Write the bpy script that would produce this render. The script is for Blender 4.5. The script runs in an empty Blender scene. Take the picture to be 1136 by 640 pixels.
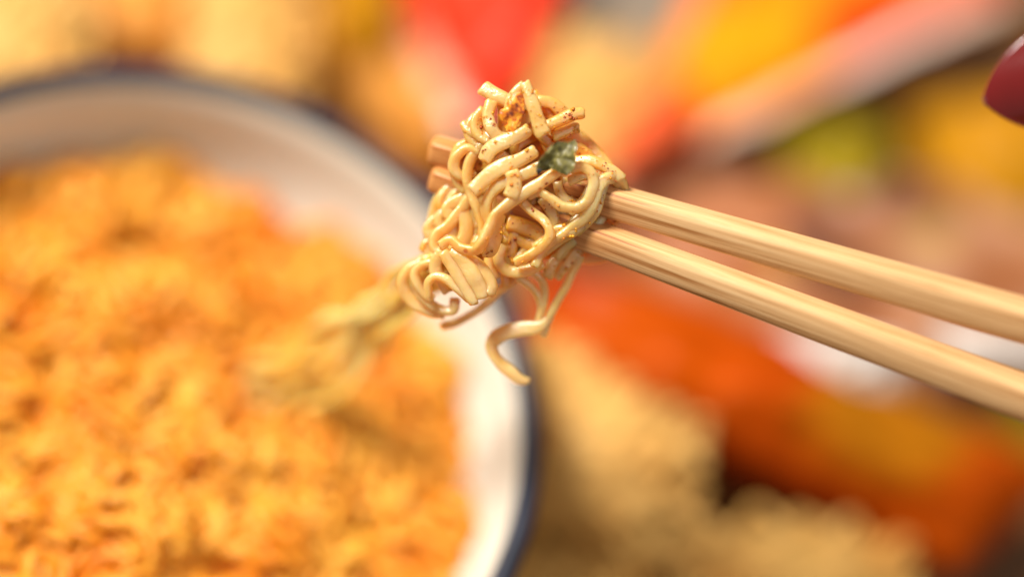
import bpy, math, random
import numpy as np
from mathutils import Vector, Matrix, noise as mnoise

rng = np.random.default_rng(7)
random.seed(7)
scene = bpy.context.scene
col = scene.collection

# ------------------------------------------------------------------ camera
W, H = 1136.0, 640.0
FOC = 85.0 / 36.0 * W                  # focal length in photo pixels
MPP = 0.17 / 1000.0                    # metres per pixel in the focal plane
DIST = MPP * FOC                       # focus distance (m)
TILT, ROLL = 0.5315, 0.4538
fwd = np.array([0.0, math.sin(TILT), -math.cos(TILT)])
_rt = np.array([1.0, 0.0, 0.0])
_up = np.cross(_rt, fwd)
right = math.cos(ROLL) * _rt + math.sin(ROLL) * _up
up = -math.sin(ROLL) * _rt + math.cos(ROLL) * _up
cam_pos = -(DIST * fwd + (600 - 568) * MPP * right - (240 - 320) * MPP * up)
cd = bpy.data.cameras.new('camera')
cam = bpy.data.objects.new('camera', cd)
col.objects.link(cam)
M = Matrix(((right[0], up[0], -fwd[0], cam_pos[0]),
            (right[1], up[1], -fwd[1], cam_pos[1]),
            (right[2], up[2], -fwd[2], cam_pos[2]),
            (0, 0, 0, 1)))
cam.matrix_world = M
cd.lens = 85.0
cd.sensor_width = 36.0
cd.clip_start = 0.01
cd.clip_end = 50
cd.dof.use_dof = True
cd.dof.focus_distance = DIST - 0.002
cd.dof.aperture_fstop = 1.4
scene.camera = cam

# ------------------------------------------------------------------ world, lamps, exposure
scene.view_settings.view_transform = 'Standard'
scene.view_settings.look = 'None'
scene.view_settings.exposure = 0.0
scene.view_settings.gamma = 1.0
w = bpy.data.worlds.new('World')
scene.world = w
w.use_nodes = True
bg = w.node_tree.nodes['Background']
bg.inputs[0].default_value = (1.0, 0.93, 0.82, 1)
bg.inputs[1].default_value = 0.22

hup = np.array([up[0], up[1], 0]); hup /= np.linalg.norm(hup)
hrt = np.array([right[0], right[1], 0]); hrt /= np.linalg.norm(hrt)


def area(name, direction, dist, size, power, colour, target=(0, 0, -0.05)):
    ld = bpy.data.lights.new(name, 'AREA')
    ld.shape = 'SQUARE'
    ld.size = size
    ld.energy = power
    ld.color = colour
    o = bpy.data.objects.new(name, ld)
    col.objects.link(o)
    d = np.array(direction, float); d /= np.linalg.norm(d)
    o.location = np.array(target) + d * dist
    o.rotation_euler = Vector(-d).to_track_quat('-Z', 'Y').to_euler()
    return o


area('key_lamp', -right * 0.36 + up * 0.72 - fwd * 0.59, 1.3, 0.36, 36.5, (1.0, 0.95, 0.87))
area('fill_lamp', hrt * 0.5 - hup * 0.3 + np.array([0, 0, 1.0]), 1.5, 1.2, 5.0, (1.0, 0.96, 0.90))

scene.render.engine = 'CYCLES'
cy = scene.cycles
cy.max_bounces = 8
cy.diffuse_bounces = 4
cy.glossy_bounces = 3
cy.transmission_bounces = 4
cy.sample_clamp_indirect = 4
cy.use_denoising = True
try:
    cy.denoiser = 'OPENIMAGEDENOISE'
except Exception:
    pass

# ------------------------------------------------------------------ pixel <-> world


DS = 0.50                              # depth unit of the traced points (mm)


def P(px, py, d=0.0):
    """point seen at photo pixel px,py whose depth is d millimetres beyond the focal plane"""
    z = DIST + d * DS / 1000.0
    return cam_pos + z * (fwd + (px - 568) / FOC * right - (py - 320) / FOC * up)


def T(px, py, z):
    """point on the horizontal plane z (m) seen at photo pixel px,py"""
    d = fwd + (px - 568) / FOC * right - (py - 320) / FOC * up
    return cam_pos + d * ((z - cam_pos[2]) / d[2])


RIM_Z = -0.055
TABLE_Z = -0.106
BC = np.array([-0.05325, -0.04563])     # bowl centre
BR = 0.0790

# ------------------------------------------------------------------ materials


def new_mat(name):
    m = bpy.data.materials.new(name)
    m.use_nodes = True
    nt = m.node_tree
    return m, nt, nt.nodes['Principled BSDF']


def ramp(nt, fac, stops, interp='LINEAR'):
    r = nt.nodes.new('ShaderNodeValToRGB')
    e = r.color_ramp.elements
    r.color_ramp.interpolation = interp
    while len(e) > 1:
        e.remove(e[0])
    e[0].position = stops[0][0]
    e[0].color = (*stops[0][1], 1)
    for p, c in stops[1:]:
        n = e.new(p)
        n.color = (*c, 1)
    nt.links.new(fac, r.inputs[0])
    return r.outputs[0]


def coords(nt, scale=1.0, kind='Object', sc3=None, rnd=True):
    tc = nt.nodes.new('ShaderNodeTexCoord')
    mp = nt.nodes.new('ShaderNodeMapping')
    mp.inputs['Scale'].default_value = sc3 or (scale, scale, scale)
    nt.links.new(tc.outputs[kind], mp.inputs[0])
    return mp.outputs[0]


def tnoise(nt, vec, scale, detail=3, rough=0.5, dist=0.0):
    n = nt.nodes.new('ShaderNodeTexNoise')
    n.inputs['Scale'].default_value = scale
    n.inputs['Detail'].default_value = detail
    n.inputs['Roughness'].default_value = rough
    n.inputs['Distortion'].default_value = dist
    nt.links.new(vec, n.inputs['Vector'])
    return n.outputs['Fac']


def mix(nt, fac, a, b, mode='MIX'):
    m = nt.nodes.new('ShaderNodeMix')
    m.data_type = 'RGBA'
    m.blend_type = mode
    for sock, v in ((m.inputs[0], fac), (m.inputs[6], a), (m.inputs[7], b)):
        if isinstance(v, (int, float)):
            sock.default_value = v
        elif isinstance(v, tuple):
            sock.default_value = (*v, 1)
        else:
            nt.links.new(v, sock)
    return m.outputs[2]


def bump(nt, bsdf, h, strength, dist):
    b = nt.nodes.new('ShaderNodeBump')
    b.inputs['Strength'].default_value = strength
    b.inputs['Distance'].default_value = dist
    nt.links.new(h, b.inputs['Height'])
    nt.links.new(b.outputs[0], bsdf.inputs['Normal'])


def noodle_mat(name, pale, oily, rough=0.4, sss=1.0, coat=1.0, specks=True, sscale=0.0024, trans=0.36):
    m, nt, b = new_mat(name)
    v = coords(nt)
    n1 = tnoise(nt, v, 55, 3)
    c = ramp(nt, n1, [(0.36, pale), (0.58, oily), (0.72, (oily[0], oily[1] * 0.82, oily[2] * 0.5))])
    n3 = tnoise(nt, v, 700, 2)
    c = mix(nt, ramp(nt, n3, [(0.45, (0, 0, 0)), (0.75, (0.25, 0.25, 0.25))]), c, (pale[0] * 1.05, pale[1] * 1.1, pale[2] * 1.3))
    if specks:
        vo = nt.nodes.new('ShaderNodeTexVoronoi')
        vo.inputs['Scale'].default_value = 420
        nt.links.new(v, vo.inputs['Vector'])
        sp = ramp(nt, vo.outputs['Distance'], [(0.0, (1, 1, 1)), (0.17, (1, 1, 1)), (0.25, (0, 0, 0))])
        # only some cells carry a speck, and in patches
        s2 = ramp(nt, vo.outputs['Color'], [(0.64, (0, 0, 0)), (0.68, (1, 1, 1))])
        s3 = ramp(nt, tnoise(nt, v, 130, 2), [(0.46, (0, 0, 0)), (0.56, (1, 1, 1))])
        fac = mix(nt, 1.0, mix(nt, 1.0, sp, s2, 'MULTIPLY'), s3, 'MULTIPLY')
        c = mix(nt, mix(nt, 1.0, fac, (0.8, 0.8, 0.8), 'MULTIPLY'), c, (0.50, 0.13, 0.012))
    nt.links.new(c, b.inputs['Base Color'])
    b.inputs['Roughness'].default_value = rough
    b.inputs['Subsurface Weight'].default_value = sss
    b.inputs['Subsurface Radius'].default_value = (1.0, 0.80, 0.45)
    b.inputs['Subsurface Scale'].default_value = sscale
    b.inputs['Coat Weight'].default_value = coat
    b.inputs['Coat Roughness'].default_value = 0.26
    b.inputs['Coat IOR'].default_value = 2.0
    hh = mix(nt, 0.6, tnoise(nt, v, 330, 2, 0.5), tnoise(nt, v, 1700, 3, 0.6))
    bump(nt, b, hh, 0.5, 0.0005)
    if coat > .5:
        nt.links.new(b.inputs['Normal'].links[0].from_socket, b.inputs['Coat Normal'])
    if trans:
        tr = nt.nodes.new('ShaderNodeBsdfTranslucent')
        nt.links.new(mix(nt, 1.0, c, (1.0, 0.88, 0.55), 'MULTIPLY'), tr.inputs[0])
        ms = nt.nodes.new('ShaderNodeMixShader')
        ms.inputs[0].default_value = trans
        nt.links.new(b.outputs[0], ms.inputs[1])
        nt.links.new(tr.outputs[0], ms.inputs[2])
        nt.links.new(ms.outputs[0], nt.nodes['Material Output'].inputs['Surface'])
    return m


M_NOODLE = noodle_mat('cooked_noodle', (0.97, 0.68, 0.28), (0.97, 0.58, 0.14))
M_NOODLE_IN = noodle_mat('cooked_noodle_oily_shaded', (0.96, 0.60, 0.14), (0.95, 0.47, 0.05))  # inner strands: oil, plus warm bounce and shade between strands put into the colour
M_STREAM = noodle_mat('lightened_noodle', (0.99, 0.70, 0.24), (0.98, 0.60, 0.12), specks=False, trans=0.18, coat=0.4)  # pale strands, colour lightened to offset their own shade
M_BOWLN = noodle_mat('sauced_noodle', (0.93, 0.46, 0.046), (0.86, 0.29, 0.009), rough=0.45, sss=0.0, coat=0.0, trans=0.2, specks=False)
M_DRY = noodle_mat('dry_noodle', (0.72, 0.42, 0.11), (0.62, 0.31, 0.06), rough=0.6, sss=0.0, coat=0.0, trans=0.0, specks=False)


def plain(name, c, rough=0.5, var=0.15, vs=60, spec=0.5, coat=0.0):
    m, nt, b = new_mat(name)
    v = coords(nt)
    n = tnoise(nt, v, vs, 4)
    lo = tuple(x * (1 - var) for x in c)
    hi = tuple(min(1, x * (1 + var)) for x in c)
    nt.links.new(ramp(nt, n, [(0.3, lo), (0.7, hi)]), b.inputs['Base Color'])
    b.inputs['Roughness'].default_value = rough
    b.inputs['Coat Weight'].default_value = coat
    b.inputs['Specular IOR Level'].default_value = spec
    return m, nt, b


def wood_mat(name, axis_scale, c1, c2, c3, rough=0.45, damp=False):
    m, nt, b = new_mat(name)
    v = coords(nt, sc3=axis_scale)
    f = tnoise(nt, v, 1.0, 5, 0.65)
    g = tnoise(nt, v, 3.1, 3, 0.6)
    c = ramp(nt, f, [(0.34, c3), (0.46, c1), (0.60, c2)])
    c = mix(nt, ramp(nt, g, [(0.54, (0, 0, 0)), (0.68, (0.45, 0.45, 0.45))]), c, c3)
    if damp:
        sx = nt.nodes.new('ShaderNodeSeparateXYZ')
        nt.links.new(coords(nt, 1.0), sx.inputs[0])
        c = mix(nt, ramp(nt, sx.outputs[0], [(0.030, (1, 1, 1)), (0.045, (0, 0, 0))]), c, mix(nt, 1.0, c, (0.86, 0.62, 0.40), 'MULTIPLY'))
    nt.links.new(c, b.inputs['Base Color'])
    b.inputs['Roughness'].default_value = rough
    b.inputs['Specular IOR Level'].default_value = 0.4
    bump(nt, b, f, 0.3, 0.0004)
    return m


M_STICK = wood_mat('bamboo', (16, 1500, 1500), (0.63, 0.36, 0.155), (0.77, 0.50, 0.25), (0.36, 0.145, 0.038), 0.42, damp=True)
M_TABLE = wood_mat('table_wood', (9, 60, 60), (0.20, 0.085, 0.025), (0.30, 0.14, 0.045), (0.05, 0.02, 0.008), 0.5)
M_ENAMEL, _nt, _b = plain('white_enamel', (0.68, 0.63, 0.53), 0.38, 0.03, 30, coat=0.0, spec=0.3)
M_NAVY, _nt, _b = plain('navy_enamel', (0.014, 0.018, 0.036), 0.45, 0.3, 90, coat=0.0, spec=0.3)

# ------------------------------------------------------------------ object helpers


def tag(o, label=None, cat=None, group=None, kind=None):
    if label: o['label'] = label
    if cat: o['category'] = cat
    if group: o['group'] = group
    if kind: o['kind'] = kind
    return o


def empty(name, loc):
    o = bpy.data.objects.new(name, None)
    col.objects.link(o)
    o.location = Vector(loc)
    o.empty_display_size = 0.01
    return o


def mesh_obj(name, verts, faces, mat, parent=None, smooth=True, fmat=None):
    me = bpy.data.meshes.new(name)
    v = np.asarray(verts, float)
    off = np.array([0, 0, 0.])
    if parent is None:
        lo, hi = v.min(0), v.max(0)
        off = np.array([(lo[0] + hi[0]) / 2, (lo[1] + hi[1]) / 2, lo[2]])
    else:
        off = np.array(parent.location)
        pp = parent.parent
        while pp:
            off = off + np.array(pp.location)
            pp = pp.parent
    v = v - off
    me.from_pydata(v.tolist(), [], [list(map(int, f)) for f in faces])
    mats = mat if isinstance(mat, (list, tuple)) else [mat]
    for m in mats:
        me.materials.append(m)
    if fmat is not None:
        me.polygons.foreach_set('material_index', np.asarray(fmat, dtype=np.int32))
    me.polygons.foreach_set('use_smooth', [smooth] * len(me.polygons))
    me.update()
    o = bpy.data.objects.new(name, me)
    col.objects.link(o)
    if parent is None:
        o.location = Vector(off)
    else:
        o.parent = parent
    return o


def catmull(pts, n):
    """pts: (k,m) array -> n resampled points along a centripetal-ish Catmull-Rom curve"""
    p = np.asarray(pts, float)
    p = np.vstack([2 * p[0] - p[1], p, 2 * p[-1] - p[-2]])
    segs = len(p) - 3
    out = []
    t = np.linspace(0, segs - 1e-6, n)
    for x in t:
        i = int(x); u = x - i
        a, b, c, d = p[i:i + 4]
        out.append(0.5 * ((2 * b) + (-a + c) * u + (2 * a - 5 * b + 4 * c - d) * u * u + (-a + 3 * b - 3 * c + d) * u ** 3))
    return np.array(out)


NS = 16


def section(round_=0.72):
    """unit rounded-rectangle section, x = width axis, y = thickness axis"""
    a = np.arange(NS) / NS * 2 * math.pi
    c, s = np.cos(a), np.sin(a)
    e = round_
    return np.stack([np.sign(c) * np.abs(c) ** e, np.sign(s) * np.abs(s) ** e], -1)


SEC = section()


def ribbon(pts, wid, thk, roll, ref=None, blunt=0.75, sec=SEC, seed=0):
    """sweep. pts (n,3) m, wid,thk (n) m full sizes, roll (n) rad; the wide face looks towards ref (n,3) or the camera"""
    n = len(pts)
    tan = np.gradient(pts, axis=0)
    tan /= np.linalg.norm(tan, axis=1)[:, None] + 1e-12
    if ref is None:
        ref = cam_pos[None, :] - pts
    nrm = ref - (ref * tan).sum(1)[:, None] * tan
    nrm /= np.linalg.norm(nrm, axis=1)[:, None] + 1e-12
    bi = np.cross(tan, nrm)
    cr, sr = np.cos(roll)[:, None], np.sin(roll)[:, None]
    B = bi * cr + nrm * sr
    N = -bi * sr + nrm * cr
    rings = []
    for i in range(n):
        k = 1.0
        r = sec * np.array([wid[i] / 2, thk[i] / 2])
        rings.append(pts[i] + r[:, :1] * B[i] + r[:, 1:] * N[i])
    # blunt rounded ends
    def cap(i, sgn):
        c = pts[i]
        r0 = rings[i]
        e1 = c + (r0 - c) * 0.90 + tan[i] * sgn * thk[i] * 0.10
        e2 = c + (r0 - c) * 0.60 + tan[i] * sgn * thk[i] * 0.17
        return e1, e2
    a1, a2 = cap(0, -1)
    b1, b2 = cap(n - 1, 1)
    rings = [a2, a1] + rings + [b1, b2]
    for rg, sg in ((0, -1), (1, -1), (2, -1), (-1, 1), (-2, 1), (-3, 1)):
        tt = tan[0] if sg < 0 else tan[-1]
        for q in range(len(sec)):
            rings[rg][q] = rings[rg][q] + tt * sg * wid[0] * 0.20 * mnoise.noise(Vector((sec[q][0] * 1.3 + seed, sec[q][1] * .8, sg * 3.0)))
    V = np.vstack(rings)
    R = len(rings)
    ns = len(sec)
    F = []
    for i in range(R - 1):
        for j in range(ns):
            k = (j + 1) % ns
            F.append((i * ns + j, i * ns + k, (i + 1) * ns + k, (i + 1) * ns + j))
    F.append(tuple(range(ns - 1, -1, -1)))
    F.append(tuple((R - 1) * ns + j for j in range(ns)))
    # uneven dough surface
    for q in range(len(V)):
        h = mnoise.noise_vector(Vector(V[q] * 330 + seed))
        V[q] += np.array(h) * 0.00020
    return V, F


# ------------------------------------------------------------------ table
tab = mesh_obj('table', *(lambda s, t: (
    [(-s, -s, t - .03), (s, -s, t - .03), (s, s, t - .03), (-s, s, t - .03), (-s, -s, t), (s, -s, t), (s, s, t), (-s, s, t)],
    [(3, 2, 1, 0), (4, 5, 6, 7), (0, 1, 5, 4), (1, 2, 6, 5), (2, 3, 7, 6), (3, 0, 4, 7)]))(0.9, TABLE_Z), M_TABLE, smooth=False)
tag(tab, kind='structure')

# ------------------------------------------------------------------ bowl
bowl = empty('bowl', (BC[0], BC[1], TABLE_Z))
tag(bowl, 'white enamel bowl with a dark navy rim, heaped with orange noodles', 'bowl')


def lathe(profile, seg=128):
    V = []; F = []
    for r, z in profile:
        for k in range(seg):
            a = 2 * math.pi * k / seg
            V.append((BC[0] + r * math.cos(a), BC[1] + r * math.sin(a), z))
    m = len(profile)
    for i in range(m - 1):
        for k in range(seg):
            q = (k + 1) % seg
            F.append((i * seg + k, i * seg + q, (i + 1) * seg + q, (i + 1) * seg + k))
    return V, F


zb = TABLE_Z
prof = [(0.0005, zb + .004), (.030, zb + .004), (.034, zb + .0005), (.038, zb + .0005), (.040, zb + .005), (.055, zb + .012), (.066, zb + .026),
        (.0735, RIM_Z - .018), (.0757, RIM_Z - .0012), (.0772, RIM_Z - .0008), (.0772, RIM_Z + .0002), (.0755, RIM_Z - .0002),
        (.0735, RIM_Z - .006), (.0712, RIM_Z - .018), (.0645, zb + .027), (.053, zb + .014), (.036, zb + .0075), (.0005, zb + .0065)]
mesh_obj('bowl_body', *lathe(prof), M_ENAMEL, bowl)
rr, rt_ = BR, 0.0023
pr = [(rr - .0012 + rt_ * 1.05 * math.cos(a), RIM_Z + rt_ * .8 * math.sin(a)) for a in np.linspace(0, 2 * math.pi, 17)]
V, F = lathe(pr)
mesh_obj('bowl_rim', V, F, M_NAVY, bowl)


# noodle heap in the bowl (nobody could count it)
def wavy_path(start, az, length, n, wav_amp, wav_len, turn, height_fn, jitter):
    """a crinkled strand wandering over a surface"""
    p = np.array(start, float)
    out = []
    ph = rng.uniform(0, 6.28)
    ph2 = rng.uniform(0, 6.28)
    ds = length / n
    lift = rng.uniform(-.5, 1) * jitter
    for i in range(n):
        az += rng.normal(0, turn)
        p = p + ds * np.array([math.cos(az), math.sin(az), 0])
        rad = math.hypot(p[0] - BC[0], p[1] - BC[1])
        lim = 0.068
        if rad > lim:
            k = lim / rad
            p[0] = BC[0] + (p[0] - BC[0]) * k
            p[1] = BC[1] + (p[1] - BC[1]) * k
            az += 0.35
        s = i * ds / wav_len * 6.283
        side = wav_amp * math.sin(s + ph)
        z = height_fn(p[0], p[1]) + lift + jitter * 0.8 * math.sin(s * 0.5 + ph2) + wav_amp * 0.5 * math.cos(s + ph)
        out.append((p[0] - math.sin(az) * side, p[1] + math.cos(az) * side, z))
    return np.array(out)


def heap_z(x, y):
    r = math.hypot(x - BC[0], y - BC[1]) / 0.068
    h = mnoise.noise(Vector((x * 38, y * 38, 3.3))) * 0.005 + mnoise.noise(Vector((x * 75, y * 75, 9.3))) * 0.006
    return RIM_Z - 0.0235 + 0.005 * max(0, 1 - r * r) + h


AV, AF = [], []
base = 0
sec8 = SEC[::2]


def add_geo(V, F):
    global base
    AV.append(V)
    AF.extend([tuple(i + base for i in f) for f in F])
    base += len(V)


NSTR = 430
for s in range(NSTR):
    r = 0.066 * math.sqrt(rng.uniform(0, 1)); a = rng.uniform(0, 6.283)
    n = 46
    pth = wavy_path((BC[0] + r * math.cos(a), BC[1] + r * math.sin(a), 0), rng.uniform(0, 6.28), rng.uniform(.05, .10), n,
                    rng.uniform(.0016, .0034), rng.uniform(.009, .015), 0.16, heap_z, 0.0035)
    wd = rng.uniform(.0022, .0031)
    up_ref = np.tile(np.array([0.2, -0.2, 1.0]), (n, 1))
    rl = rng.uniform(-.8, .8) + 0.5 * np.sin(np.linspace(0, rng.uniform(3, 9), n))
    V, F = ribbon(pth, np.full(n, wd), np.full(n, .0015), rl, up_ref, sec=sec8, seed=s)
    add_geo(V, F)
# dense bed below so no gaps open to the bowl's floor
seg = 48
bv = []; bf = []
rings_ = 14
for i in range(rings_ + 1):
    for k in range(seg):
        r = 0.0675 * i / rings_; a = 2 * math.pi * k / seg
        x, y = BC[0] + r * math.cos(a), BC[1] + r * math.sin(a)
        bv.append((x, y, heap_z(x, y) - 0.006 - (0.01 if i == rings_ else 0)))
for i in range(rings_):
    for k in range(seg):
        q = (k + 1) % seg
        bf.append((i * seg + k, (i + 1) * seg + k, (i + 1) * seg + q, i * seg + q))
add_geo(np.array(bv), bf)
o = mesh_obj('noodle_heap', np.vstack(AV), AF, M_BOWLN)
tag(o, 'tangled orange sauced noodles filling the bowl', 'noodles', kind='stuff')

# ------------------------------------------------------------------ chopsticks


def chopstick(label, a, b, wa, wb):
    root = None
    a = np.array(a); b = np.array(b)
    L = np.linalg.norm(b - a)
    n = 60
    m_ = 20
    ang = np.arange(m_) / m_ * 2 * math.pi
    c, s = np.cos(ang), np.sin(ang)
    e = 0.44
    sec = np.stack([np.sign(c) * np.abs(c) ** e, np.sign(s) * np.abs(s) ** e], -1) / 2 * 1.0
    V = []; F = []
    ts = np.concatenate([[0.0, 0.0004, 0.0012], np.linspace(.004, L, n)])
    for k, t in enumerate(ts):
        wdt = wa + (wb - wa) * t / L
        if k == 0: wdt *= 0.72
        if k == 1: wdt *= 0.90
        for q in sec:
            V.append((t, q[0] * wdt, q[1] * wdt))
    R = len(ts)
    for i in range(R - 1):
        for j in range(m_):
            k = (j + 1) % m_
            F.append((i * m_ + j, (i + 1) * m_ + j, (i + 1) * m_ + k, i * m_ + k))
    F.append(tuple(range(m_)))
    F.append(tuple((R - 1) * m_ + j for j in range(m_ - 1, -1, -1)))
    me = bpy.data.meshes.new('chopstick')
    me.from_pydata([tuple(x) for x in V], [], F)
    me.polygons.foreach_set('use_smooth', [True] * len(me.polygons))
    me.materials.append(M_STICK)
    o = bpy.data.objects.new('chopstick', me)
    col.objects.link(o)
    x = (b - a) / L
    f = cam_pos - a
    z = f - (f @ x) * x; z /= np.linalg.norm(z)
    y = np.cross(z, x)
    cr, sr = math.cos(0.50), math.sin(0.50)
    y, z = y * cr + z * sr, -y * sr + z * cr
    o.matrix_world = Matrix(((x[0], y[0], z[0], a[0]), (x[1], y[1], z[1], a[1]), (x[2], y[2], z[2], a[2]), (0, 0, 0, 1)))
    tag(o, label, 'chopstick', 'pair of bamboo chopsticks lifting the noodles')
    return o


def line_d(px):    # depth (mm) of the chopstick axis at photo x
    return 14 - (px - 478) * (38 / 658.0)


ext = 1700
chopstick('upper bamboo chopstick, its shaft above the other one, noodles looped over it', P(478, 165, line_d(478)), P(ext, 230 + .288 * (ext - 700), line_d(ext) + 6), .0050, .0091)
chopstick('lower bamboo chopstick, running below the other one, mostly under the noodles at its tip', P(479, 196, line_d(479)), P(ext, 263 + .372 * (ext - 660), line_d(ext) + 6), .0050, .0091)

# ------------------------------------------------------------------ lifted noodles
bundle_loc = P(575, 230, 0)
bundle = empty('lifted_noodles', bundle_loc)
tag(bundle, 'pale yellow curly noodles gripped by the chopsticks, flecked with chili seasoning', 'noodles')


def A(l): return [(440 + x / 3.2, 70 + y / 3.2) for x, y in l]
def B(l): return [(360 + x / 3.047, 230 + y / 3.047) for x, y in l]
def Cc(l): return [(560 + x / 5.677, 180 + y / 5.677) for x, y in l]


SURF = []   # front strands kept for placing flecks


def strand(pts, d, wpx, roll=0.0, twist=None, thk=None, mat=None, keep=True, seed=None):
    """pts: photo pixels along the strand; d: depth(s) in mm; wpx: width(s) in photo pixels"""
    k = len(pts)
    d = np.interp(np.linspace(0, 1, k), np.linspace(0, 1, len(np.atleast_1d(d))), np.atleast_1d(d))
    wv = np.interp(np.linspace(0, 1, k), np.linspace(0, 1, len(np.atleast_1d(wpx))), np.atleast_1d(wpx))
    rv = np.interp(np.linspace(0, 1, k), np.linspace(0, 1, len(np.atleast_1d(roll))), np.atleast_1d(roll))
    arr = np.array([(x, y, dd, ww, r) for (x, y), dd, ww, r in zip(pts, d, wv, rv)])
    Lpx = np.linalg.norm(np.diff(arr[:, :2], axis=0), axis=1).sum()
    n = max(14, int(Lpx / 2.2))
    c = catmull(arr, n)
    sd = seed if seed is not None else int(rng.integers(0, 9999))
    # small natural wander in depth
    s = np.linspace(0, Lpx / 40, n)
    c[:, 2] += 0.5 * np.sin(s * 2.3 + sd)
    pw = np.array([P(*row[:3]) for row in c])
    wd = c[:, 3] * 0.90 * MPP * (1 + 0.05 * np.sin(s * 3.1 + sd))
    th = np.full(n, 0.00150 if thk is None else thk) * (1 + 0.06 * np.sin(s * 4.2 + sd * 2))
    V, F = ribbon(pw, wd, th, c[:, 4] + 0.12 * np.sin(s * 1.7 + sd), seed=sd)
    o = mesh_obj('noodle_strand', V, F, mat or M_NOODLE, bundle)
    if keep:
        SURF.append((pw, c[:, 3] * MPP, th))
    return o


# --- top of the bundle
strand(A([(308, 90), (345, 112), (392, 135), (430, 165), (470, 210)]), [-1, -3], [20, 18], [0.3, 0.1], thk=.0022)
strand(A([(455, 72), (470, 110), (488, 160), (503, 205), (520, 252)]), [-7, -8], [13, 18, 18], [0.1, 0.15])
strand(A([(452, 78), (428, 100), (408, 135), (398, 168)]), [-5, -4], [12, 15, 12], 0.2)
strand(A([(335, 140), (325, 185), (335, 230), (362, 262), (400, 270)]), [-4, -6, -5], 16, [0.5, 0.1, 0.3])
strand(A([(505, 135), (545, 140), (580, 168), (600, 205), (620, 250)]), [1, 3], 17, 0.3)
strand(A([(536, 225), (575, 205), (620, 185), (655, 178)]), [-5, -3], [16, 15], 0.3, thk=.0024)
strand(A([(560, 262), (595, 248), (625, 235), (640, 232)]), [-2, 0], 13, 0.2, thk=.002)
strand(A([(590, 215), (650, 275), (695, 315), (735, 365), (765, 410), (790, 450)]), [7, 6, 3], 22, 0.2)
strand(A([(236, 215), (258, 240), (300, 262), (345, 262)]), [1, -2], [8, 15, 14], 0.2)
strand(A([(285, 190), (262, 225), (268, 265), (310, 290), (360, 285)]), [2, -1], 17, [0.5, 0.2])
strand(A([(310, 170), (285, 205), (290, 250), (330, 275)]), [0, -2], 17, [0.3, 0.6])
strand(A([(400, 235), (440, 215), (480, 225), (540, 280), (580, 300)]), [-2, -2], 15, 0.2, mat=M_NOODLE_IN)
strand(A([(470, 200), (510, 245), (540, 300), (560, 350)]), [-1, 0], 15, 0.2, mat=M_NOODLE_IN)
strand(A([(360, 120), (380, 170), (380, 230), (400, 280)]), [2, 2], 15, 0.2, mat=M_NOODLE_IN)
strand(A([(480, 110), (520, 160), (560, 210), (600, 270)]), [4, 4], 15, 0.0, mat=M_NOODLE_IN)
strand(A([(560, 270), (620, 290), (680, 330), (700, 380)]), [3, 1], 15, 0.0, mat=M_NOODLE_IN)
# --- broad ribbons across the middle
strand(A([(312, 345), (335, 305), (380, 280), (428, 262), (468, 238)]), [-6, -8, -6], [18, 20, 17], [0.25, -0.1])
strand(A([(270, 450), (318, 408), (375, 368), (438, 345), (492, 312)]), [-7, -9, -6], [18, 19.5, 17], [0.15, -0.15])
strand(A([(330, 570), (318, 520), (332, 468), (372, 432), (440, 400), (510, 368), (560, 345)]), [-3, -6, -6], [14, 15, 15], [0.7, 0.2, 0.0])
strand(A([(408, 386), (416, 408), (418, 430), (414, 452), (406, 474)]), [-9.5, -9.5], [19, 20], 0.1, seed=5)
strand(A([(390, 325), (350, 370), (330, 400)]), [-3, -3], 15, 0.4)
# --- the long front strand that twists downwards
strand(A([(600, 365), (560, 392), (500, 432), (440, 470), (385, 508), (345, 548), (322, 600), (300, 640)]) +
       B([(512, 145), (462, 138), (425, 112), (392, 130)]), [-7, -9, -8, -4], [14, 15, 14, 13], [0.2, 0.0, 0.5, 0.7, 0.1])
strand(A([(372, 540), (352, 585), (345, 625)]) + B([(560, 150), (538, 160)]), [-6, -5], [14, 21, 20, 8], [0.9, 0.2], thk=.0011)
# --- right hand loops
strand(A([(620, 375), (655, 368), (690, 390), (700, 435), (680, 485), (635, 515), (585, 508), (545, 478), (505, 458), (470, 470)]), [-7, -8, -8, -5], [13, 13, 12], [0.2, 0.4, 0.3])
strand(Cc([(735, 160), (690, 112), (635, 112), (590, 165), (565, 235), (530, 310), (475, 375), (400, 430), (300, 500), (220, 580), (190, 650)]), [1, -6, -6, -4, -3], [12, 14, 14, 13], [0.2, 0.1, 0.3, 0.2])
strand(Cc([(760, 210), (735, 118), (665, 92), (610, 120), (575, 170)]), [3, -4.5, -7], [12, 13], [0.4, 0.2])
strand(Cc([(545, 230), (540, 300), (505, 375), (440, 435), (350, 490), (260, 555), (200, 600)]), [-2, -4, -1], [13, 13], [0.3, 0.3])
strand(Cc([(490, 300), (450, 365), (390, 410), (330, 425), (280, 470), (190, 540)]), [0, -2, 0], [13, 12], [0.3, 0.3])
strand(Cc([(115, 260), (165, 305), (235, 360), (275, 420), (270, 485), (215, 545), (140, 590), (70, 630)]), [-5, -6, -4], [12, 13, 12], [0.3, 0.3])
strand(Cc([(235, 230), (280, 290), (310, 360), (300, 440)]), [0, 1], [16, 15], 0.2)
strand(Cc([(390, 110), (370, 190), (370, 270), (340, 350)]), [0, 3], [18, 16], 0.1)
strand(Cc([(480, 130), (450, 210), (420, 280), (370, 350)]), [0, 3], [17, 15], 0.1)
strand(Cc([(520, 40), (590, 60), (640, 100)]), [-1, -2], [15, 14], 0.2)
strand(A([(640, 350), (690, 348), (735, 365), (770, 385), (795, 410)]), [-2, -3], [15, 14], 0.3)
strand(Cc([(410, 120), (500, 85), (560, 90), (590, 130), (570, 190)]), [-6, -5], 13, [0.4, 0.6])
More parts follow.
